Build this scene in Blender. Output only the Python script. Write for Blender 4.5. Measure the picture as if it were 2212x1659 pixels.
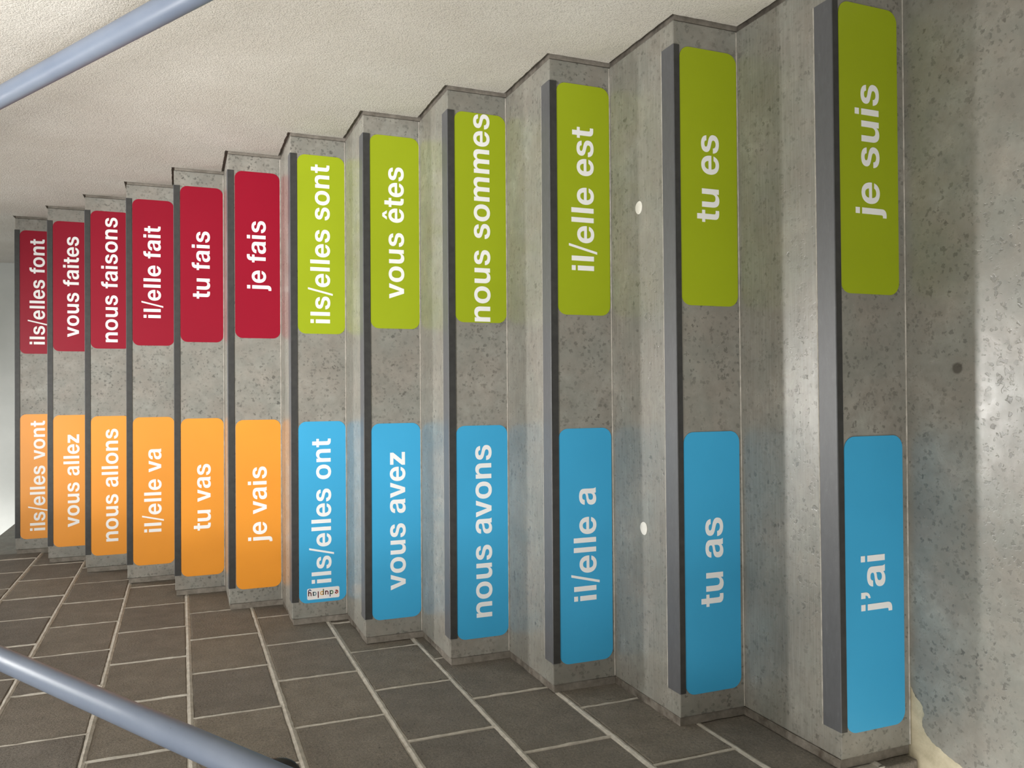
import bpy, bmesh, math, random
from mathutils import Vector, Matrix
from mathutils.geometry import tessellate_polygon

for o in list(bpy.data.objects):
    bpy.data.objects.remove(o, do_unlink=True)
S = bpy.context.scene
C = S.collection
rnd = random.Random(7)

# ------------------------------------------------------------------ camera
# the phone was held on its side: world "up" points to the left of the frame
F_PX, CX, CY, CZ = 1766.63, 0.70927, -1.22640, 1.33992
PITCH, YAW, ROLL = 0.385001, 0.008738, -0.003432
fw = Vector((math.sin(YAW) * math.cos(PITCH), math.cos(YAW) * math.cos(PITCH), -math.sin(PITCH)))
r0 = Vector((math.cos(YAW), -math.sin(YAW), 0))
u0 = r0.cross(fw)
rt = r0 * math.cos(ROLL) + u0 * math.sin(ROLL)
up = -r0 * math.sin(ROLL) + u0 * math.cos(ROLL)
cam_d = bpy.data.cameras.new('camera')
cam = bpy.data.objects.new('camera', cam_d)
C.objects.link(cam)
cam.matrix_world = Matrix(((-up.x, rt.x, -fw.x, CX), (-up.y, rt.y, -fw.y, CY), (-up.z, rt.z, -fw.z, CZ), (0, 0, 0, 1)))
cam_d.sensor_fit = 'HORIZONTAL'
cam_d.sensor_width = 36.0
cam_d.lens = F_PX * 36.0 / 2212.0
cam_d.clip_start = 0.02
S.camera = cam

# ------------------------------------------------------------------ world, lights, exposure
S.view_settings.view_transform = 'Standard'
S.view_settings.look = 'None'
S.view_settings.gamma = 1
S.view_settings.use_curve_mapping = False
S.view_settings.exposure = 0.0

w = bpy.data.worlds.new('world')
S.world = w
w.use_nodes = True
bg = w.node_tree.nodes['Background']
bg.inputs[0].default_value = (0.97, 0.99, 1.0, 1)
bg.inputs[1].default_value = 0.62


def area(name, loc, target, sx, sy, power, col):
    l = bpy.data.lights.new(name, 'AREA')
    l.shape = 'RECTANGLE'
    l.size, l.size_y = sx, sy
    l.energy = power
    l.color = col
    o = bpy.data.objects.new(name, l)
    C.objects.link(o)
    o.location = loc
    d = Vector(target) - Vector(loc)
    o.rotation_euler = d.to_track_quat('-Z', 'Y').to_euler()
    return o


# daylight from the tall window of the hall, behind the camera on the upper storey
area('rooflight_daylight', (0.0, -2.9, 5.0), (0.8, 2.0, 1.0), 2.4, 1.4, 505, (1.0, 0.98, 0.95))
area('hall_side_fill', (-3.2, -2.0, 1.3), (1.5, 0.5, 0.9), 1.6, 1.5, 72, (1.0, 0.955, 0.88))  # added fill that brightens the lower right wall
area('right_wall_fill', (-1.6, 0.5, 4.9), (1.5, 0.8, 1.0), 1.4, 1.0, 155, (1.0, 0.98, 0.95))  # added fill shining over the left wall onto the right wall
area('hall_window_daylight', (-1.2, -4.7, 1.95), (0.5, 2.5, 1.6), 2.4, 1.3, 20, (1.0, 0.98, 0.95))
# skylight above the upper half of the flight; throws each step's shadow on the tread below
sky_l = area('skylight_daylight', (0.62, 3.75, 4.55), (0.7, 0.2, 0.2), 0.75, 0.28, 12.5, (1.0, 0.98, 0.94))
sky_l.data.spread = math.radians(62)   # cone narrowed to keep light off the upper walls

# ------------------------------------------------------------------ materials


def srgb(r, g, b):
    def f(c):
        c /= 255.0
        return c / 12.92 if c <= 0.04045 else ((c + 0.055) / 1.055) ** 2.4
    return (f(r), f(g), f(b), 1.0)


class NT:
    def __init__(self, name, rough=0.5, spec=0.5):
        self.m = bpy.data.materials.new(name)
        self.m.use_nodes = True
        self.t = self.m.node_tree
        self.b = self.t.nodes['Principled BSDF']
        self.b.inputs['Roughness'].default_value = rough
        self.b.inputs['Specular IOR Level'].default_value = spec
        g = self.t.nodes.new('ShaderNodeNewGeometry')
        self.pos = g.outputs['Position']

    def n(self, typ, **kw):
        x = self.t.nodes.new(typ)
        for k, v in kw.items():
            setattr(x, k, v)
        return x

    def link(self, a, b):
        self.t.links.new(a, b)

    def mapped(self, scale):
        mp = self.n('ShaderNodeMapping')
        mp.inputs['Scale'].default_value = scale
        self.link(self.pos, mp.inputs['Vector'])
        return mp.outputs[0]

    def noise(self, scale, detail=4, rough=0.55, vec=None, dist=0.0):
        x = self.n('ShaderNodeTexNoise')
        x.inputs['Scale'].default_value = scale
        x.inputs['Detail'].default_value = detail
        x.inputs['Roughness'].default_value = rough
        x.inputs['Distortion'].default_value = dist
        self.link(vec or self.pos, x.inputs['Vector'])
        return x.outputs['Fac']

    def ramp(self, fac, stops):
        x = self.n('ShaderNodeValToRGB')
        e = x.color_ramp.elements
        while len(e) < len(stops):
            e.new(0.5)
        for el, (p, c) in zip(e, stops):
            el.position = p
            el.color = c if len(c) == 4 else (*c, 1)
        self.link(fac, x.inputs['Fac'])
        return x.outputs['Color']

    def mix(self, fac, a, b, mode='MIX'):
        x = self.n('ShaderNodeMix', data_type='RGBA', blend_type=mode)
        for s, val in ((x.inputs[0], fac), (x.inputs[6], a), (x.inputs[7], b)):
            if hasattr(val, 'is_linked') or hasattr(val, 'links'):
                self.link(val, s)
            else:
                s.default_value = val
        return x.outputs[2]

    def math(self, op, a, b=0.0, c=None, clamp=False):
        x = self.n('ShaderNodeMath', operation=op)
        x.use_clamp = clamp
        for i, val in enumerate((a, b, c)):
            if val is None:
                continue
            if hasattr(val, 'links'):
                self.link(val, x.inputs[i])
            else:
                x.inputs[i].default_value = val
        return x.outputs[0]

    def bump(self, h, strength, dist=0.002, chain=None):
        x = self.n('ShaderNodeBump')
        x.inputs['Strength'].default_value = strength
        x.inputs['Distance'].default_value = dist
        self.link(h, x.inputs['Height'])
        if chain:
            self.link(chain, x.inputs['Normal'])
        return x.outputs[0]

    def color(self, c):
        if hasattr(c, 'links'):
            self.link(c, self.b.inputs['Base Color'])
        else:
            self.b.inputs['Base Color'].default_value = c

    def normal(self, o):
        self.link(o, self.b.inputs['Normal'])

    def rough(self, o):
        self.link(o, self.b.inputs['Roughness'])


def concrete(name, rough, tint, bumpy, wipe=0.0, marks=(), fleck_dark=0.88):
    """grey cast concrete with dark flecks; wipe = faint streaks along the step"""
    k = NT(name, rough, 0.5)
    big = k.noise(5.0, 5, 0.6)
    mid = k.noise(32.0, 5, 0.65, dist=0.4)
    base = k.ramp(big, ((0.3, tint[0]), (0.52, tint[1]), (0.72, tint[2])))
    base = k.mix(k.ramp(mid, ((0.35, (0, 0, 0, 1)), (0.7, (0.75, 0.75, 0.75, 1)))), base,
                 tuple(c * 0.72 for c in tint[1][:3]) + (1,))
    # flecks: irregular dark grains in two sizes
    fleck = None
    for vs, wscale, wamt, grow, off in ((60, 110, 0.0110, 0.62, -0.19), (112, 170, 0.0065, 0.90, -0.25)):
        v = k.n('ShaderNodeTexVoronoi')
        v.inputs['Scale'].default_value = vs
        add = k.n('ShaderNodeVectorMath', operation='MULTIPLY_ADD')
        nz = k.n('ShaderNodeTexNoise')
        nz.inputs['Scale'].default_value = wscale
        nz.inputs['Detail'].default_value = 2
        k.link(k.pos, nz.inputs['Vector'])
        k.link(nz.outputs['Color'], add.inputs[0])
        add.inputs[1].default_value = (wamt * 2, wamt * 2, wamt * 2)
        k.link(k.pos, add.inputs[2])
        k.link(add.outputs[0], v.inputs['Vector'])
        sel = k.n('ShaderNodeSeparateColor')
        k.link(v.outputs['Color'], sel.inputs[0])
        size = k.math('MULTIPLY_ADD', sel.outputs[0], grow, off)
        f = k.math('MULTIPLY', k.math('SUBTRACT', size, v.outputs['Distance']), 7.0, clamp=True)
        f = k.math('MULTIPLY', f, k.math('MULTIPLY_ADD', sel.outputs[1], 0.75, 0.25))
        fleck = f if fleck is None else k.math('MAXIMUM', fleck, k.math('MULTIPLY', f, 0.8))
    patch = k.noise(6.5, 4, 0.6)
    fleck = k.math('MULTIPLY', fleck, k.math('MULTIPLY_ADD', patch, 2.2, -0.25, clamp=True))
    base = k.mix(k.math('MULTIPLY', fleck, fleck_dark), base, tuple(c * 0.36 for c in tint[0][:3]) + (1,))
    hue = k.ramp(k.noise(11, 4, 0.6), ((0.35, (1.03, 0.99, 0.955, 1)), (0.65, (0.975, 1.005, 0.99, 1))))
    base = k.mix(1.0, base, hue, 'MULTIPLY')
    # pale specks
    v2 = k.n('ShaderNodeTexVoronoi')
    v2.inputs['Scale'].default_value = 60
    k.link(k.pos, v2.inputs['Vector'])
    sp = k.math('LESS_THAN', v2.outputs['Distance'], 0.045)
    base = k.mix(k.math('MULTIPLY', sp, 0.35), base, (0.6, 0.58, 0.53, 1))
    for (mx, my, mz, rad, dark) in marks:
        dv = k.n('ShaderNodeVectorMath', operation='DISTANCE')
        k.link(k.pos, dv.inputs[0])
        dv.inputs[1].default_value = (mx, my, mz)
        f = k.math('MULTIPLY', k.math('SUBTRACT', k.math('MULTIPLY_ADD', mid, 0.008, rad - 0.004), dv.outputs['Value']), 260.0, clamp=True)
        base = k.mix(k.math('MULTIPLY', f, dark), base, (0.055, 0.047, 0.038, 1))
    if wipe:
        st = k.noise(9.0, 4, 0.6, vec=k.mapped((1.2, 26, 26)))
        base = k.mix(k.ramp(st, ((0.42, (0, 0, 0, 1)), (0.75, (wipe, wipe, wipe, 1)))), base,
                     tuple(min(1, c * 1.35) for c in tint[2][:3]) + (1,))
    k.color(base)
    rr = k.math('MULTIPLY_ADD', mid, 0.22, rough - 0.11)
    k.rough(rr)
    h = k.math('SUBTRACT', k.math('MULTIPLY', mid, 0.6), fleck)
    b1 = k.bump(h, bumpy, 0.0008)
    k.normal(k.bump(k.noise(14, 2), bumpy * 0.35, 0.003, b1))
    return k.m


CT = ((0.195, 0.187, 0.165), (0.262, 0.253, 0.227), (0.335, 0.325, 0.296))
CT = tuple((*c, 1) for c in CT)
M = {}
M['riser'] = concrete('concrete_riser', 0.55, CT, 0.35)
M['tread'] = concrete('concrete_tread', 0.30, CT, 0.30, wipe=0.28, fleck_dark=0.74)
M['floor'] = concrete('concrete_floor', 0.30, CT, 0.30, fleck_dark=0.70, marks=((0.7458, -0.1257, 0.0, 0.0125, 0.75), (0.652, -0.245, 0.0, 0.003, 0.8)))

k = NT('cream_screed', 0.7, 0.3)
k.color(k.ramp(k.noise(25, 5, 0.6), ((0.3, srgb(178, 168, 142)), (0.7, srgb(214, 204, 178)))))
k.normal(k.bump(k.noise(90, 4), 0.3, 0.002))
M['cream'] = k.m

# right wall: fine spray plaster, slightly warm
k = NT('spray_plaster', 0.75, 0.25)
pl = k.noise(3.0, 4, 0.55)
c0 = k.ramp(pl, ((0.3, (0.57, 0.535, 0.475, 1)), (0.7, (0.66, 0.63, 0.575, 1))))
gr = k.noise(270, 3, 0.65)
c0 = k.mix(k.ramp(gr, ((0.34, (0.75, 0.75, 0.75, 1)), (0.5, (0, 0, 0, 1)))), c0, (0.42, 0.395, 0.355, 1))
k.color(c0)
b1 = k.bump(gr, 1.0, 0.0033)
k.normal(k.bump(k.noise(70, 4, 0.6), 0.35, 0.004, b1))
M['plaster'] = k.m

k = NT('smooth_white_wall', 0.7, 0.3)
k.color(k.ramp(k.noise(6, 4), ((0.3, (0.70, 0.725, 0.70, 1)), (0.7, (0.77, 0.79, 0.765, 1)))))
k.normal(k.bump(k.noise(220, 3, 0.6), 0.25, 0.0015))
M['white_wall'] = k.m

# left wall: sand-lime blocks and mortar
k = NT('brown_block', 0.75, 0.3)
oi = k.n('ShaderNodeObjectInfo')
at = k.n('ShaderNodeAttribute', attribute_name='block_tone')
mott = k.noise(17, 5, 0.6)
c0 = k.ramp(mott, ((0.25, (0.185, 0.166, 0.140, 1)), (0.55, (0.230, 0.208, 0.177, 1)), (0.8, (0.275, 0.250, 0.215, 1))))
tone = k.ramp(at.outputs['Fac'], ((0.0, (0.76, 0.765, 0.78, 1)), (1.0, (1.02, 0.99, 0.945, 1))))
c0 = k.mix(1.0, c0, tone, 'MULTIPLY')
grain = k.noise(150, 4, 0.75)
c0 = k.mix(1.0, c0, k.ramp(grain, ((0.36, (0.80, 0.80, 0.80, 1)), (0.64, (1.18, 1.18, 1.17, 1)))), 'MULTIPLY')
pit = k.noise(95, 4, 0.7)
pitm = k.ramp(pit, ((0.31, (1, 1, 1, 1)), (0.37, (0, 0, 0, 1))))
c0 = k.mix(k.math('MULTIPLY', pitm, 0.8), c0, (0.042, 0.036, 0.030, 1))
k.color(c0)
b1 = k.bump(k.noise(200, 4, 0.7), 0.9, 0.0040)
k.normal(k.bump(k.math('MULTIPLY', pitm, -1.0), 0.6, 0.003, b1))
M['block'] = k.m

k = NT('pale_mortar', 0.8, 0.2)
k.color(k.ramp(k.noise(45, 5, 0.6), ((0.3, (0.42, 0.39, 0.34, 1)), (0.7, (0.60, 0.565, 0.50, 1)))))
k.normal(k.bump(k.noise(110, 5, 0.65), 0.8, 0.004))
M['mortar'] = k.m

k = NT('brown_joint_mortar', 0.8, 0.2)
k.color(k.ramp(k.noise(35, 5, 0.6), ((0.3, (0.10, 0.082, 0.064, 1)), (0.72, (0.27, 0.245, 0.21, 1)))))
k.normal(k.bump(k.noise(70, 5, 0.65), 0.8, 0.004))
M['joint'] = k.m

k = NT('dark_joint', 0.85, 0.2)
k.color(k.ramp(k.noise(30, 5, 0.6), ((0.3, (0.075, 0.065, 0.055, 1)), (0.7, (0.22, 0.195, 0.165, 1)))))
k.normal(k.bump(k.noise(90, 4), 0.6, 0.003))
M['gap'] = k.m

k = NT('beige_joint_filler', 0.8, 0.2)
k.color(k.ramp(k.noise(40, 5, 0.6), ((0.3, (0.15, 0.133, 0.11, 1)), (0.7, (0.27, 0.245, 0.21, 1)))))
k.normal(k.bump(k.noise(90, 4), 0.6, 0.003))
M['gap_fill'] = k.m

# nosing rubber, handrail paint, steel, glue line and joint glint
k = NT('grey_nosing_rubber', 0.42, 0.5)
sc = k.noise(38, 5, 0.7, vec=k.mapped((1.0, 3.0, 3.0)))
k.color(k.ramp(sc, ((0.35, (0.076, 0.078, 0.084, 1)), (0.62, (0.090, 0.092, 0.100, 1)), (0.78, (0.135, 0.135, 0.143, 1)))))
k.normal(k.bump(k.noise(150, 3), 0.12, 0.001))
M['rubber'] = k.m
k = NT('black_nosing_lip', 0.5, 0.4)
k.color(k.ramp(k.noise(60, 4), ((0.3, (0.030, 0.030, 0.029, 1)), (0.75, (0.046, 0.046, 0.044, 1)))))
M['lip'] = k.m
k = NT('pale_adhesive_glint', 0.6, 0.4)
k.color(k.ramp(k.noise(50, 4), ((0.3, (0.30, 0.28, 0.24, 1)), (0.7, (0.52, 0.49, 0.44, 1)))))
M['adhesive_glint'] = k.m
k = NT('blue_grey_rail_paint', 0.40, 0.45)
ch = k.noise(85, 4, 0.75)
chips = k.ramp(ch, ((0.265, (1, 1, 1, 1)), (0.285, (0, 0, 0, 1))))
k.color(k.mix(chips, k.ramp(k.noise(9, 3), ((0.3, (0.128, 0.155, 0.208, 1)), (0.7, (0.148, 0.176, 0.230, 1)))), (0.06, 0.06, 0.065, 1)))
k.normal(k.bump(k.noise(60, 2), 0.06, 0.002))
M['rail'] = k.m
k = NT('black_steel', 0.4, 0.5)
k.color(k.ramp(k.noise(40, 3), ((0.3, (0.012, 0.012, 0.012, 1)), (0.7, (0.022, 0.022, 0.021, 1)))))
M['black'] = k.m
k = NT('white_paper_dot', 0.6, 0.3)
k.color(k.ramp(k.noise(70, 3), ((0.3, (0.74, 0.72, 0.66, 1)), (0.7, (0.80, 0.78, 0.72, 1)))))
M['dot'] = k.m


def vinyl(name, col, rough=0.38, spec=0.28):
    k = NT(name, rough, spec)
    n = k.noise(4.0, 3)
    a = tuple(c * 0.96 for c in col[:3]) + (1,)
    b = tuple(min(1, c * 1.03) for c in col[:3]) + (1,)
    k.color(k.ramp(n, ((0.3, a), (0.7, b))))
    b1 = k.bump(k.noise(650, 2, 0.6), 0.10, 0.0006)
    k.normal(k.bump(k.noise(16, 2), 0.05, 0.002, b1))
    return k.m


M['green'] = vinyl('lime_green_vinyl', srgb(152, 168, 26))
M['red'] = vinyl('crimson_vinyl', srgb(143, 4, 36))
M['orange'] = vinyl('orange_vinyl', srgb(230, 149, 44), 0.38, 0.5)
M['blue'] = vinyl('sky_blue_vinyl', srgb(62, 164, 212))
M['letter'] = vinyl('white_lettering', (0.86, 0.86, 0.86, 1))
M['logo_plate'] = vinyl('white_logo_plate', (0.82, 0.81, 0.80, 1))
INK = {n: vinyl('ink_' + n, srgb(*c)) for n, c in dict(red=(165, 40, 25), green=(75, 115, 75), navy=(40, 60, 110), maroon=(85, 5, 25),
       ochre=(215, 165, 85), olive=(70, 80, 20), teal=(110, 140, 150), black=(20, 15, 15)).items()}

# ------------------------------------------------------------------ mesh helpers


def obj(name, bm, mats, parent=None, smooth=False, loc=None):
    me = bpy.data.meshes.new(name)
    bmesh.ops.recalc_face_normals(bm, faces=bm.faces)
    bm.to_mesh(me)
    bm.free()
    for m in (mats if isinstance(mats, (list, tuple)) else [mats]):
        me.materials.append(m)
    if smooth:
        for p in me.polygons:
            p.use_smooth = True
    o = bpy.data.objects.new(name, me)
    C.objects.link(o)
    if loc:
        o.location = loc
    if parent:
        o.parent = parent
    return o


def tag(o, label=None, cat=None, group=None, kind=None):
    for key, val in (('label', label), ('category', cat), ('group', group), ('kind', kind)):
        if val:
            o[key] = val
    return o


def empty(name, loc):
    o = bpy.data.objects.new(name, None)
    C.objects.link(o)
    o.location = loc
    o.empty_display_size = 0.05
    return o


def box(bm, x0, x1, y0, y1, z0, z1, bevel=0.0, seg=2, mat=0):
    b2 = bmesh.new()
    bmesh.ops.create_cube(b2, size=1)
    for v in b2.verts:
        v.co = Vector(((x0 + x1) / 2 + v.co.x * (x1 - x0), (y0 + y1) / 2 + v.co.y * (y1 - y0), (z0 + z1) / 2 + v.co.z * (z1 - z0)))
    if bevel:
        bmesh.ops.bevel(b2, geom=b2.edges[:], offset=bevel, segments=seg, profile=0.5, affect='EDGES')
    for f in b2.faces:
        f.material_index = mat
    tmp = bpy.data.meshes.new('tmp')
    b2.to_mesh(tmp)
    b2.free()
    bm.from_mesh(tmp)
    bpy.data.meshes.remove(tmp)


def tube(bm, pts, r, seg=24, mat=0):
    """round bar through pts with mitred rings and closed ends"""
    pts = [Vector(p) for p in pts]
    rings = []
    ref = Vector((0.123, 0.31, 0.94)).normalized()
    for i, p in enumerate(pts):
        t = ((pts[i] - pts[i - 1]).normalized() if i else Vector()) + ((pts[i + 1] - pts[i]).normalized() if i < len(pts) - 1 else Vector())
        t.normalize()
        a = t.cross(ref).normalized()
        b = t.cross(a).normalized()
        rings.append([bm.verts.new(p + a * (r * math.cos(2 * math.pi * j / seg)) + b * (r * math.sin(2 * math.pi * j / seg))) for j in range(seg)])
    for A, B in zip(rings, rings[1:]):
        for j in range(seg):
            bm.faces.new((A[j], A[(j + 1) % seg], B[(j + 1) % seg], B[j])).material_index = mat
    bm.faces.new(rings[0][::-1]).material_index = mat
    bm.faces.new(rings[-1]).material_index = mat


def prism(bm, contours, to3, depth, mat=0):
    """fill 2-D contours (outer first, then holes) and give them thickness; to3(x, y, d) -> Vector"""
    tris = tessellate_polygon([[Vector((x, y, 0)) for x, y in c] for c in contours])
    flat = [q for c in contours for q in c]
    F = [bm.verts.new(to3(x, y, depth)) for x, y in flat]
    B = [bm.verts.new(to3(x, y, 0)) for x, y in flat]
    for t in tris:
        try:
            bm.faces.new([F[i] for i in t]).material_index = mat
            bm.faces.new([B[i] for i in reversed(t)]).material_index = mat
        except ValueError:
            pass
    s = 0
    for c in contours:
        n = len(c)
        for i in range(n):
            j = (i + 1) % n
            bm.faces.new((F[s + i], F[s + j], B[s + j], B[s + i])).material_index = mat
        s += n


# ------------------------------------------------------------------ stair layout (metres)
W = 1.5115
RY = [-0.0098, 0.2783, 0.5630, 0.8469, 1.1221, 1.3997, 1.6721, 1.9537, 2.2318, 2.5123, 2.7917, 3.0726]
TZ = [0.1775, 0.3455, 0.5123, 0.6799, 0.8486, 1.0196, 1.1911, 1.3600, 1.5306, 1.6992, 1.8700, 2.0375]
FLOOR = -0.002
LAND_Z = TZ[11]
BACK_Y = 4.62
XL = -0.020          # face of the left wall
XR = 1.5200          # face of the right wall
TOP = 5.2
words = [("je suis", "j'ai"), ("tu es", "tu as"), ("il/elle est", "il/elle a"), ("nous sommes", "nous avons"), ("vous \u00eates", "vous avez"),
         ("ils/elles sont", "ils/elles ont"), ("je fais", "je vais"), ("tu fais", "tu vas"), ("il/elle fait", "il/elle va"),
         ("nous faisons", "nous allons"), ("vous faites", "vous allez"), ("ils/elles font", "ils/elles vont")]
STK_TOP = [-0.0145, -0.0140, -0.0175, -0.018, -0.0195, -0.0210, -0.0220, -0.0205, -0.0205, -0.0200, -0.0200, -0.0190]

SKEW = [0.0048, 0.0030] + [0.0] * 10      # the two lowest steps sit a little out of level (rise per metre towards the right wall)

# ------------------------------------------------------------------ setting: floor, walls, landing
bm = bmesh.new()
box(bm, -3.0, 0.25, -4.0, 3.4, FLOOR - 0.30, FLOOR - 0.003)
floor = tag(obj('floor', bm, M['cream']), kind='structure')
# polished concrete topping ending in a ragged edge beside the left wall
edge = [(0.150, -0.0098), (0.118, -0.0125), (0.100, -0.024), (0.086, -0.040), (0.072, -0.043), (0.060, -0.039), (0.045, -0.040), (0.034, -0.050),
        (0.024, -0.062), (0.021, -0.075), (0.015, -0.092), (0.009, -0.112), (0.004, -0.130), (-0.004, -0.155), (-0.010, -0.19), (-0.030, -0.26), (-0.05, -0.5)]
fine = []
for a, b in zip(edge, edge[1:]):
    for i in range(4):
        t = i / 4
        j = 0.0012
        fine.append((a[0] + (b[0] - a[0]) * t + rnd.uniform(-j, j), a[1] + (b[1] - a[1]) * t + rnd.uniform(-j, j)))
fine += [(-0.05, -0.5), (-0.05, -4.0), (XR + 0.2, -4.0), (XR + 0.2, -0.0098)]
bm = bmesh.new()
prism(bm, [fine], lambda x, y, d: Vector((x, y, FLOOR - 0.003 + d)), 0.003)
tag(obj('floor_topping', bm, M['floor'], floor), label='polished grey concrete floor')
bm = bmesh.new()
box(bm, 0.25, XR + 0.2, -4.0, 3.4, FLOOR - 0.30, FLOOR - 0.003)
obj('floor_slab', bm, M['riser'], floor)

# upper landing behind the last riser
bm = bmesh.new()
box(bm, -1.6, XR - 0.001, RY[11] + 0.36, BACK_Y, LAND_Z - 0.18, LAND_Z - 0.001)
tag(obj('floor.001', bm, M['tread']), kind='structure')
# the next flight turns off to the left of the landing
bm = bmesh.new()
box(bm, -0.34, -0.02, 3.095, BACK_Y - 0.001, LAND_Z, LAND_Z + 0.17, 0.003)
o = tag(obj('stair_step', bm, M['riser']), 'grey concrete step turning left at the far top landing', 'step')

# unseen slab added above and behind the camera to shade the lower steps
bm = bmesh.new()
box(bm, -3.0, XR - 0.001, -5.2, -1.3, 2.75, 3.05)
tag(obj('shade_slab', bm, M['white_wall']), kind='structure')

# unseen slab added over the flight to dim the upper walls
bm = bmesh.new()
box(bm, XL, XR - 0.001, 0.7, 2.3, 3.40, 3.60)
box(bm, 0.95, XR - 0.001, 0.40, 2.3, 2.97, 3.399)      # added block that shades the upper right wall
tag(obj('shade_slab.001', bm, M['white_wall']), kind='structure')

# wall behind the landing
bm = bmesh.new()
box(bm, -1.8, XR + 0.2, BACK_Y, BACK_Y + 0.15, 0.0, TOP)
tag(obj('wall_back', bm, M['white_wall']), kind='structure')


def stair_profile(gz, gy):
    """stair outline in (y, z): gz above each tread, gy in front of each riser"""
    P = [(RY[0] - gy, FLOOR)]
    for i in range(12):
        P.append((RY[i] - gy, TZ[i] + gz))
        if i < 11:
            P.append((RY[i + 1] - gy, TZ[i] + gz))
    return P


def roughen(P, step, j):
    out = []
    for a, b in zip(P, P[1:]):
        n = max(1, int(math.hypot(b[0] - a[0], b[1] - a[1]) / step))
        for i in range(n):
            t = i / n
            q = (a[0] + (b[0] - a[0]) * t, a[1] + (b[1] - a[1]) * t)
            if i:
                q = (q[0] + rnd.uniform(-j, j), q[1] + rnd.uniform(-j, j))
            out.append(q)
    out.append(P[-1])
    return out


# right wall: plaster stops a finger's width short of the steps
prof = stair_profile(0.0080, 0.0070)
prof = roughen([(-4.0, FLOOR)] + prof + [(RY[11] + 0.5, LAND_Z + 0.010), (BACK_Y, LAND_Z + 0.010)], 0.018, 0.0011)
bm = bmesh.new()
prism(bm, [prof + [(BACK_Y, TOP), (-4.0, TOP)]], lambda y, z, d: Vector((XR + 0.12 - d, y, z)), 0.12)
tag(obj('wall_right', bm, M['plaster']), kind='structure')
# recessed filler between plaster and steps
prof = stair_profile(-0.002, -0.002)
bm = bmesh.new()
prism(bm, [prof + [(BACK_Y, LAND_Z - 0.01), (BACK_Y, 1.0), (RY[0] + 0.25, FLOOR)]], lambda y, z, d: Vector((XR + 0.10 - d, y, z)), 0.10 + XR - W - 0.001)
for f in bm.faces:
    f.normal_update()
    f.material_index = 1 if abs(f.normal.y) > 0.7 else 0
t1 = tag(obj('trim_1', bm, [M['gap'], M['gap_fill']]), kind='structure')
# packing behind the edge of the plaster
prof = stair_profile(0.014, 0.013)
bm = bmesh.new()
prism(bm, [prof + [(BACK_Y, LAND_Z + 0.014), (BACK_Y, 1.0), (RY[0] + 0.25, FLOOR)]], lambda y, z, d: Vector((XR + 0.09 - d, y, z)), 0.083)
obj('packing', bm, M['gap_fill'], t1)

# left wall: courses of sand-lime blocks with raised mortar
PITCHB = 0.2050
BED, PERP = 0.015, 0.0085
beds = [0.088, 0.2950, 0.4965, 0.7060, 0.9080, 1.1190, 1.3210, 1.5230, 1.7270, 1.9310]
while beds[-1] < 2.7:
    beds.append(beds[-1] + 0.203)
perp = {1: 0.150, 2: 0.301, 3: 0.443, 4: 0.603, 5: 0.745, 6: 0.909, 7: 1.058, 8: 1.200}
END_Y = 3.085
START_Y = -0.028
bm = bmesh.new()
tone = bm.faces.layers.float.new('block_tone')
blocks = []
for c, z in enumerate(beds[:-1]):
    z0, z1 = z + BED / 2, beds[c + 1] - BED / 2
    a = perp.get(c, 0.150 + 0.155 * (c - 1) + 0.0)
    while a > START_Y + 0.02:
        a -= 0.312
    y = START_Y
    cuts = []
    while a < END_Y:
        cuts.append(a)
        a += 0.312
    for y1 in cuts[1:] + [END_Y + PERP / 2]:
        y1 = min(y1, END_Y + PERP / 2)
        if y1 - y > 0.03:
            blocks.append((y + (PERP / 2 if y > START_Y else 0), y1 - PERP / 2, z0, z1))
        y = y1
blocks.append((START_Y, 0.16, FLOOR, beds[0] - BED / 2))
blocks.append((0.17, 0.48, FLOOR, beds[0] - BED / 2))
for (y0, y1, z0, z1) in blocks:
    n0 = len(bm.faces)
    j = [rnd.uniform(-0.0016, 0.0016) for _ in range(5)]
    box(bm, XL - 0.10, XL + j[4] * 0.8, y0 + j[0], y1 + j[1], z0 + j[2], z1 + j[3], 0.003, 2)
    bm.faces.ensure_lookup_table()
    tv = rnd.random()
    for f in bm.faces[n0:]:
        f[tone] = tv
wl = tag(obj('wall_left', bm, M['block']), kind='structure')
# mortar: beds and perpends as one slightly wavy sheet just proud of the blocks' arrises
bm = bmesh.new()
box(bm, XL - 0.098, XL - 0.0022, START_Y + 0.004, END_Y - 0.003, FLOOR, beds[-1])


def ridge(y0, z0, y1, z1, wid):
    """a hand-struck mortar joint: low rounded ridge with an uneven edge"""
    n = max(2, int(math.hypot(y1 - y0, z1 - z0) / 0.02))
    d = Vector((0, y1 - y0, z1 - z0)).normalized()
    s = Vector((0, -d.z, d.y))
    prev = None
    for i in range(n + 1):
        t = i / n
        p = Vector((XL - 0.006, y0 + (y1 - y0) * t, z0 + (z1 - z0) * t))
        wv = wid / 2
        e0, e1 = wv + rnd.uniform(-0.0012, 0.0016), wv + rnd.uniform(-0.0012, 0.0016)
        hgt = 0.0075 + rnd.uniform(-0.0008, 0.0012)
        row = [bm.verts.new(p + s * (-e0)), bm.verts.new(p + s * (-e0 * 0.75) + Vector((hgt * 0.75, 0, 0))), bm.verts.new(p + Vector((hgt, 0, 0))),
               bm.verts.new(p + s * (e1 * 0.75) + Vector((hgt * 0.75, 0, 0))), bm.verts.new(p + s * e1)]
        if prev:
            for q in range(4):
                bm.faces.new((prev[q], prev[q + 1], row[q + 1], row[q]))
        prev = row


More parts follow.
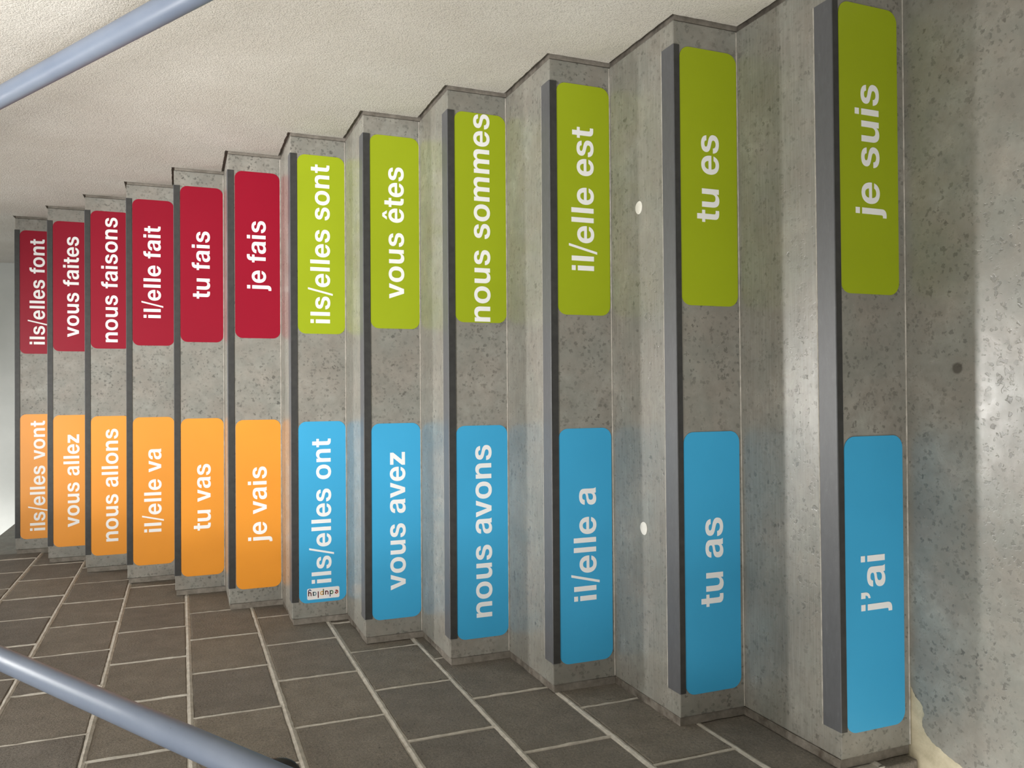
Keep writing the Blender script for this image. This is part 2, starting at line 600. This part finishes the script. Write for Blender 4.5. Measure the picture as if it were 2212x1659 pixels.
for c, z in enumerate(beds[:-1]):
    ridge(START_Y + 0.006, z, END_Y - 0.006, z, BED + 0.001)
for (y0, y1, z0, z1) in blocks:
    if y1 < END_Y - 0.02 and z0 > 0:
        ridge(y1 + PERP / 2, z0 - 0.003, y1 + PERP / 2, z1 + 0.003, PERP + 0.0005)
obj('mortar', bm, M['mortar'], wl)
bm = bmesh.new()
box(bm, XL - 0.10, XL - 0.001, 1.0, END_Y, beds[-1], 4.3)  # unseen wall part added to block sky light from the left
obj('shade_wall', bm, M['plaster'], wl)
# mortar fillet along the left ends of the steps
prof = stair_profile(-0.004, -0.004)
prof = roughen(prof, 0.03, 0.0018)
bm = bmesh.new()
prism(bm, [prof + [(3.40, LAND_Z - 0.004), (3.40, 1.9), (RY[0] + 0.30, FLOOR)]], lambda y, z, d: Vector((XL + 0.001 + d, y, z)), -XL - 0.002)
for f in bm.faces:
    f.normal_update()
    f.material_index = 1 if abs(f.normal.y) > 0.7 else 0
tag(obj('trim_2', bm, [M['joint'], M['gap_fill']]), kind='structure')

# ------------------------------------------------------------------ steps
ORD = ['bottom', 'second', 'third', 'fourth', 'fifth', 'sixth', 'seventh', 'eighth', 'ninth', 'tenth', 'eleventh', 'topmost']
NX0, NX1 = 0.0525, 1.4585
for i in range(12):
    y0, z1 = RY[i], TZ[i]
    z0 = TZ[i - 1] if i else FLOOR
    y1 = (RY[i + 1] + 0.002) if i < 11 else y0 + 0.36
    st = empty('stair_step', (W / 2, y0, z0))
    tag(st, '%s concrete stair step of the flight, under the riser words %s and %s' % (ORD[i], words[i][1].replace('/', ' '), words[i][0].replace('/', ' ')),
        'step', 'concrete steps of the flight')
    st['label'] = 'grey concrete step, %s of the flight, riser reading %s and %s' % (ORD[i], words[i][1], words[i][0])
    bm = bmesh.new()
    box(bm, -W / 2, W / 2, 0, y1 - y0, 0.0, z1 - z0 - 0.0, 0.0022, 2)
    below = SKEW[i - 1] if i else 0.0
    for v in bm.verts:
        v.co.z += (SKEW[i] if v.co.z > (z1 - z0) / 2 else below) * v.co.x
    for f in bm.faces:
        f.normal_update()
        f.material_index = 1 if f.normal.z > 0.9 else 0
    obj('block', bm, [M['riser'], M['tread']], st)
    # angled nosing strip glued over the front edge
    bm = bmesh.new()
    hz = z1 - z0
    lip = min(0.0185, -STK_TOP[i] - 0.0002 - SKEW[i] * 0.3)
    pr = [(-0.0030, -lip), (-0.0030, 0.0008), (-0.0018, 0.0022), (0.0440, 0.0022), (0.0455, 0.0006), (0.0455, -0.0010), (0.0010, -0.0010), (0.0010, -lip)]
    rows = []
    for x in (NX0 - W / 2, NX1 - W / 2):
        rows.append([bm.verts.new((x, py, hz + pz + SKEW[i] * x)) for py, pz in pr])
    for q in range(len(pr)):
        f = bm.faces.new((rows[0][q], rows[0][(q + 1) % len(pr)], rows[1][(q + 1) % len(pr)], rows[1][q]))
        f.material_index = 1 if q in (0, 7) else 0
    bm.faces.new(rows[0][::-1])
    bm.faces.new(rows[1])
    ns = obj('nosing_strip', bm, [M['rubber'], M['lip']], st)
    ns['label'] = 'grey rubber nosing strip with black front lip'
    bm = bmesh.new()
    box(bm, NX0 - W / 2 - 0.001, NX1 - W / 2 + 0.001, 0.0456, 0.0490, hz - 0.002, hz + 0.0012, 0.0005, 1)
    for v in bm.verts:
        v.co.z += SKEW[i] * v.co.x
    obj('adhesive_line', bm, M['adhesive_glint'], st)
    # thin pale strip painting the joint's glint where riser meets the surface below
    bm = bmesh.new()
    box(bm, -W / 2 + 0.002, W / 2 - 0.002, -0.0022, 0.003, 0.0, 0.0026, 0.0008, 1)
    for v in bm.verts:
        v.co.z += below * v.co.x
    obj('joint_glint', bm, M['adhesive_glint'], st)

# ------------------------------------------------------------------ lettering (bold grotesque drawn as outlines, 1000 units per em)
G = {
    'l': (278, ["M69 0 L209 0 L209 718 L69 718"]),
    'i': (278, ["M69 0 L209 0 L209 524 L69 524", "M69 595 L209 595 L209 718 L69 718"]),
    'j': (278, ["M209 524 L69 524 L69 -58 C69 -94 58 -106 26 -106 C18 -106 11 -105 3 -104 L3 -212 C20 -214 38 -215 56 -215 C160 -215 209 -166 209 -72", "M69 595 L209 595 L209 718 L69 718"]),
    'u': (611, ["M545 524 L405 524 L405 240 C405 148 374 102 300 102 C236 102 206 138 206 212 L206 524 L66 524 L66 190 C66 62 124 -14 250 -14 C316 -14 374 14 409 72 L412 72 L412 0 L545 0"]),
    'n': (611, ["M66 524 L66 0 L206 0 L206 284 C206 376 237 422 311 422 C375 422 405 386 405 312 L405 0 L545 0 L545 334 C545 462 487 538 361 538 C295 538 237 510 202 452 L199 452 L199 524"]),
    'm': (889, ["M66 524 L66 0 L206 0 L206 304 C206 392 250 422 293 422 C362 422 376 378 376 305 L376 0 L516 0 L516 302 C516 376 530 422 604 422 C674 422 686 376 686 306 L686 0 L826 0 L826 360 C826 488 754 538 656 538 C592 538 536 506 502 452 C474 512 422 538 354 538 C286 538 232 504 202 454 L198 454 L198 524"]),
    'o': (611, ["M34 262 C34 95 141 -14 306 -14 C471 -14 577 95 577 262 C577 429 471 538 306 538 C141 538 34 429 34 262", "M174 262 C174 343 202 430 306 430 C410 430 437 343 437 262 C437 181 410 94 306 94 C202 94 174 181 174 262"]),
    'e': (556, ["M524 224 L168 224 C172 134 212 92 288 92 C344 92 386 119 394 155 L515 155 C476 38 395 -14 283 -14 C127 -14 30 93 30 262 C30 424 133 538 283 538 C452 538 535 401 524 224", "M168 312 L386 312 C373 390 340 430 280 430 C195 430 170 357 168 312"]),
    's': (556, ["M33 172 C39 38 153 -14 277 -14 C399 -14 513 36 513 167 C513 259 440 293 362 314 C282 334 192 341 192 391 C192 430 240 438 270 438 C315 438 353 424 356 374 L489 374 C478 498 379 538 266 538 C160 538 54 498 54 381 C54 296 126 264 202 244 C320 214 375 207 375 157 C375 105 320 86 278 86 C218 86 168 111 166 172"]),
    'v': (556, ["M543 524 L396 524 L281 150 L279 150 L163 524 L14 524 L200 0 L357 0"]),
    'z': (500, ["M29 0 L471 0 L471 114 L208 114 L457 412 L457 524 L45 524 L45 410 L270 410 L29 112"]),
    'a': (556, ["M45 360 L185 360 C190 414 222 438 272 438 C322 438 364 430 364 372 C364 314 297 317 210 302 C122 290 35 262 35 146 C35 40 107 -14 207 -14 C268 -14 327 4 370 50 C372 33 375 16 381 0 L528 0 L528 10 C508 30 504 66 504 112 L504 388 C504 512 390 538 284 538 C172 538 53 494 45 360", "M364 268 C341 249 296 246 255 239 C214 231 175 214 175 160 C175 106 214 88 262 88 C358 88 364 170 364 206"]),
    'f': (333, ["M88 0 L228 0 L228 430 L322 430 L322 524 L228 524 L228 556 C228 596 244 612 286 612 C302 612 317 611 331 609 L331 717 C308 719 282 720 258 720 C146 720 88 656 88 562 L88 524 L10 524 L10 430 L88 430"]),
    't': (333, ["M225 676 L85 676 L85 524 L8 524 L8 430 L85 430 L85 121 C85 16 171 -6 252 -6 C277 -6 301 -5 322 -2 L322 104 C309 102 298 101 285 101 C240 101 225 112 225 158 L225 430 L322 430 L322 524 L225 524"]),
    '/': (278, ["M-6 -107 L66 -107 L284 804 L212 804"]),
    "'": (278, ["M69 718 L209 718 L209 590 C209 508 158 456 69 440 L69 500 C112 514 136 540 137 592 L69 592"]),
    ' ': (278, []),
}
G['\u00ea'] = (556, G['e'][1] + ["M118 592 L224 752 L334 752 L440 592 L336 592 L279 680 L222 592"])


def path(s, n=9):
    tok = s.replace('M', ' M ').replace('L', ' L ').replace('C', ' C ').split()
    out, i, mode = [], 0, None
    while i < len(tok):
        if tok[i] in 'MLC':
            mode = tok[i]
            i += 1
            continue
        if mode == 'C':
            c = [float(v) for v in tok[i:i + 6]]
            i += 6
            p0 = out[-1]
            for q in range(1, n + 1):
                t = q / n
                a, b, cc, d = (1 - t) ** 3, 3 * t * (1 - t) ** 2, 3 * t * t * (1 - t), t ** 3
                out.append((a * p0[0] + b * c[0] + cc * c[2] + d * c[4], a * p0[1] + b * c[1] + cc * c[3] + d * c[5]))
        else:
            out.append((float(tok[i]), float(tok[i + 1])))
            i += 2
    if math.hypot(out[0][0] - out[-1][0], out[0][1] - out[-1][1]) < 0.5:
        out.pop()
    return out


HOLES = {'o', 'e', 'a', '\u00ea'}
FONT = 0.0848


def text_mesh(bm, text, xc, zb, y, size=FONT):
    wid = sum(G[c][0] for c in text)
    first, last = G[text[0]][1], G[text[-1]][1]
    x = -wid / 2
    for c in text:
        adv, ps = G[c]
        cs = [path(p) for p in ps]
        groups = []
        if c in HOLES:
            groups.append([cs[0], cs[1]])
            groups += [[q] for q in cs[2:]]
        else:
            groups = [[q] for q in cs]
        for g in groups:
            prism(bm, [[((px + x) * size / 1000, py * size / 1000) for px, py in q] for q in g],
                  lambda a, b, d: Vector((xc + a, y - d, zb + b)), 0.0004)
        x += adv


def round_rect(x0, x1, z0, z1, r, n=8):
    out = []
    for cx, cz, a0 in ((x1 - r, z1 - r, 0), (x0 + r, z1 - r, 90), (x0 + r, z0 + r, 180), (x1 - r, z0 + r, 270)):
        for q in range(n + 1):
            a = math.radians(a0 + 90 * q / n)
            out.append((cx + r * math.cos(a), cz + r * math.sin(a)))
    return out


def ring_arc(cx, cy, r, wd, a0, a1, n=20):
    o = [(cx + r * math.cos(math.radians(a0 + (a1 - a0) * q / n)), cy + r * math.sin(math.radians(a0 + (a1 - a0) * q / n))) for q in range(n + 1)]
    i = [(cx + (r - wd) * math.cos(math.radians(a0 + (a1 - a0) * q / n)), cy + (r - wd) * math.sin(math.radians(a0 + (a1 - a0) * q / n))) for q in range(n + 1)]
    return o + i[::-1]


SX = {'left': (0.0465, 0.6160), 'right': (0.8930, 1.4580)}
STK_H = 0.1490


def sticker(i, side):
    text = words[i][1 if side == 'left' else 0]
    colour = ('blue' if i < 6 else 'orange') if side == 'left' else ('green' if i < 6 else 'red')
    names = {'blue': 'sky blue', 'orange': 'orange', 'green': 'lime green', 'red': 'crimson red'}
    x0, x1 = SX[side]
    xc, y = (x0 + x1) / 2, RY[i]
    zt = TZ[i] + STK_TOP[i] + SKEW[i] * (xc - W / 2)
    zb0 = zt - STK_H
    low = (TZ[i - 1] + abs(SKEW[i - 1] * 0.72) if i else FLOOR) + 0.0030
    root = empty('verb_sticker', (xc, y, max(zb0, low)))
    oz = root.location.z
    tag(root, '%s rounded sticker reading "%s" in white, on a grey riser' % (names[colour], text), 'sticker',
        {'blue': 'blue verb stickers', 'orange': 'orange verb stickers', 'green': 'green verb stickers', 'red': 'red verb stickers'}[colour])
    bm = bmesh.new()
    prism(bm, [round_rect(x0 - xc, x1 - xc, max(zb0, low) - oz, zt - oz, 0.0245)], lambda a, b, d: Vector((a, -0.00006 - d, b)), 0.00114)
    obj('vinyl_panel', bm, M[colour], root)
    full = sum(G[c][0] for c in text)
    at_ = -full / 2
    for word in text.split(' '):
        wd = sum(G[c][0] for c in word)
        bm = bmesh.new()
        text_mesh(bm, word, (at_ + wd / 2) * FONT / 1000, zt - 0.0995 - oz, -0.0012)
        at_ += wd + G[' '][0]
        lt = obj('lettering', bm, M['letter'], root)
        lt['label'] = 'white bold lettering reading "%s"' % word
    return root


stickers = {}
for i in range(12):
    for side in ('right', 'left'):
        stickers[i, side] = sticker(i, side)

# maker's mark on the blue "ils/elles ont" sticker, set on end
root = stickers[5, 'left']
ox, oy, oz = root.location
bm = bmesh.new()
prism(bm, [round_rect(0.0565 - ox, 0.0915 - ox, TZ[5] - 0.1460 - oz, TZ[5] - 0.0455 - oz, 0.0045, 5)], lambda a, b, d: Vector((a, -0.0011 - d, b)), 0.0005)
pl = obj('logo_plate', bm, M['logo_plate'], root)
pl['label'] = 'small white plate with multicoloured letters set on end'
bm = bmesh.new()
inks = list(INK)
MKU, MKV = 0.0112, 0.0128      # bowl width along the word, x-height
bx, bz = 0.0808 - ox, TZ[5] - 0.1420 - oz


def mark(contour, ink, u):
    """logo coordinates: u along the word (world up), v towards the letters' tops (world left); units of bowl size"""
    prism(bm, [[(bx - b * MKV, bz + (u + a) * MKU) for a, b in contour]], lambda a, b, d: Vector((a, -0.0016 - d, b)), 0.0003, inks.index(ink))


def bar(x0, x1, y0, y1):
    return [(x0, y0), (x1, y0), (x1, y1), (x0, y1)]


T = 0.24
mark(ring_arc(0.5, 0.5, 0.5, T, 25, 320), 'red', 0.0)
mark([(0.08, 0.30), (0.18, 0.14), (0.98, 0.62), (0.88, 0.80)], 'maroon', 0.0)
mark(ring_arc(0.5, 0.5, 0.5, T, 0, 360), 'green', 1.35)
mark(bar(0.80, 1.03, 0.0, 1.55), 'navy', 1.35)
mark(ring_arc(0.5, 0.46, 0.46, T, 180, 360), 'maroon', 2.70)
mark(bar(0.04, 0.28, 0.45, 1.0), 'maroon', 2.70)
mark(bar(0.72, 0.96, 0.0, 1.0), 'maroon', 2.70)
mark(ring_arc(0.5, 0.5, 0.5, T, 0, 360), 'ochre', 4.05)
mark(bar(-0.03, 0.21, -0.5, 1.0), 'olive', 4.05)
mark(bar(0.0, 0.26, 0.0, 1.6), 'maroon', 5.45)
mark(ring_arc(0.5, 0.5, 0.5, T, 0, 360), 'teal', 6.05)
mark(bar(0.78, 1.02, 0.0, 1.0), 'black', 6.05)
mark(ring_arc(0.5, 0.46, 0.46, T, 180, 360), 'maroon', 7.40)
mark(bar(0.04, 0.28, 0.45, 1.0), 'maroon', 7.40)
mark(bar(0.72, 0.96, -0.25, 1.0), 'maroon', 7.40)
mark(ring_arc(0.5, -0.2, 0.46, T, 190, 360), 'navy', 7.40)
lg = obj('logo_lettering', bm, [INK[n] for n in inks], pl)

# ------------------------------------------------------------------ handrails


def rail(name, x, z0, slope, r, ya, yb, label, brackets, wall_x):
    root = empty(name, (x, ya, z0 + slope * ya))
    tag(root, label, 'handrail')
    bm = bmesh.new()
    L = yb - ya
    tube(bm, [(0, t * L, t * L * slope) for t in (0, 0.25, 0.5, 0.75, 1)], r, 40)
    obj('rail_tube', bm, M['rail'], root, True)
    sgn = 1 if wall_x > x else -1
    for yb_ in brackets:
        bm = bmesh.new()
        by, bz_ = yb_ - ya, slope * (yb_ - ya)
        dx = abs(wall_x - x) - 0.006
        arm = [(0, by, bz_ - r * 0.7), (0, by, bz_ - r - 0.018)]
        R = 0.034
        for q in range(1, 9):
            a = math.radians(90 * q / 8)
            arm.append((sgn * R * (1 - math.cos(a)), by, bz_ - r - 0.018 - R * math.sin(a)))
        arm.append((sgn * dx, by, bz_ - r - 0.018 - R))
        tube(bm, arm, 0.0085, 16)
        br = obj('bracket', bm, M['black'], root, True)
        br['label'] = 'black bent steel bracket'
        bm = bmesh.new()
        tube(bm, [(sgn * (dx - 0.001), by, bz_ - r - 0.018 - R), (sgn * (dx + 0.0055), by, bz_ - r - 0.018 - R)], 0.03, 28)
        obj('wall_rose', bm, M['black'], br)
    return root


rail('handrail', 0.1020, 1.1380, 0.6098, 0.0245, -0.35, 3.05, 'blue-grey painted tube handrail along the brown block wall', (0.165, 1.75, 2.85), XL)
rail('handrail', 1.4320, 1.1060, 0.5906, 0.0235, -0.35, 3.60, 'blue-grey painted tube handrail along the pale plaster wall', (0.10, 1.70, 3.30), XR)

# ------------------------------------------------------------------ paper dots on the second tread
for (x, y, lab) in ((1.1344, 0.4279, 'white paper dot on the tread below il/elle est'), (0.3878, 0.4208, 'white paper dot on the tread below il/elle a')):
    bm = bmesh.new()
    pts = []
    for q in range(28):
        a = 2 * math.pi * q / 28
        rr = 0.0150 * (1 + 0.03 * math.sin(3 * a + x * 9))
        pts.append((rr * math.cos(a), rr * math.sin(a)))
    prism(bm, [pts], lambda a, b, d: Vector((a, b, d + SKEW[1] * a)), 0.0009)
    o = obj('paper_dot', bm, M['dot'], None, False, (x, y, TZ[1] + SKEW[1] * (x - W / 2) + 0.0001))
    tag(o, lab, 'dot', 'white paper dots')
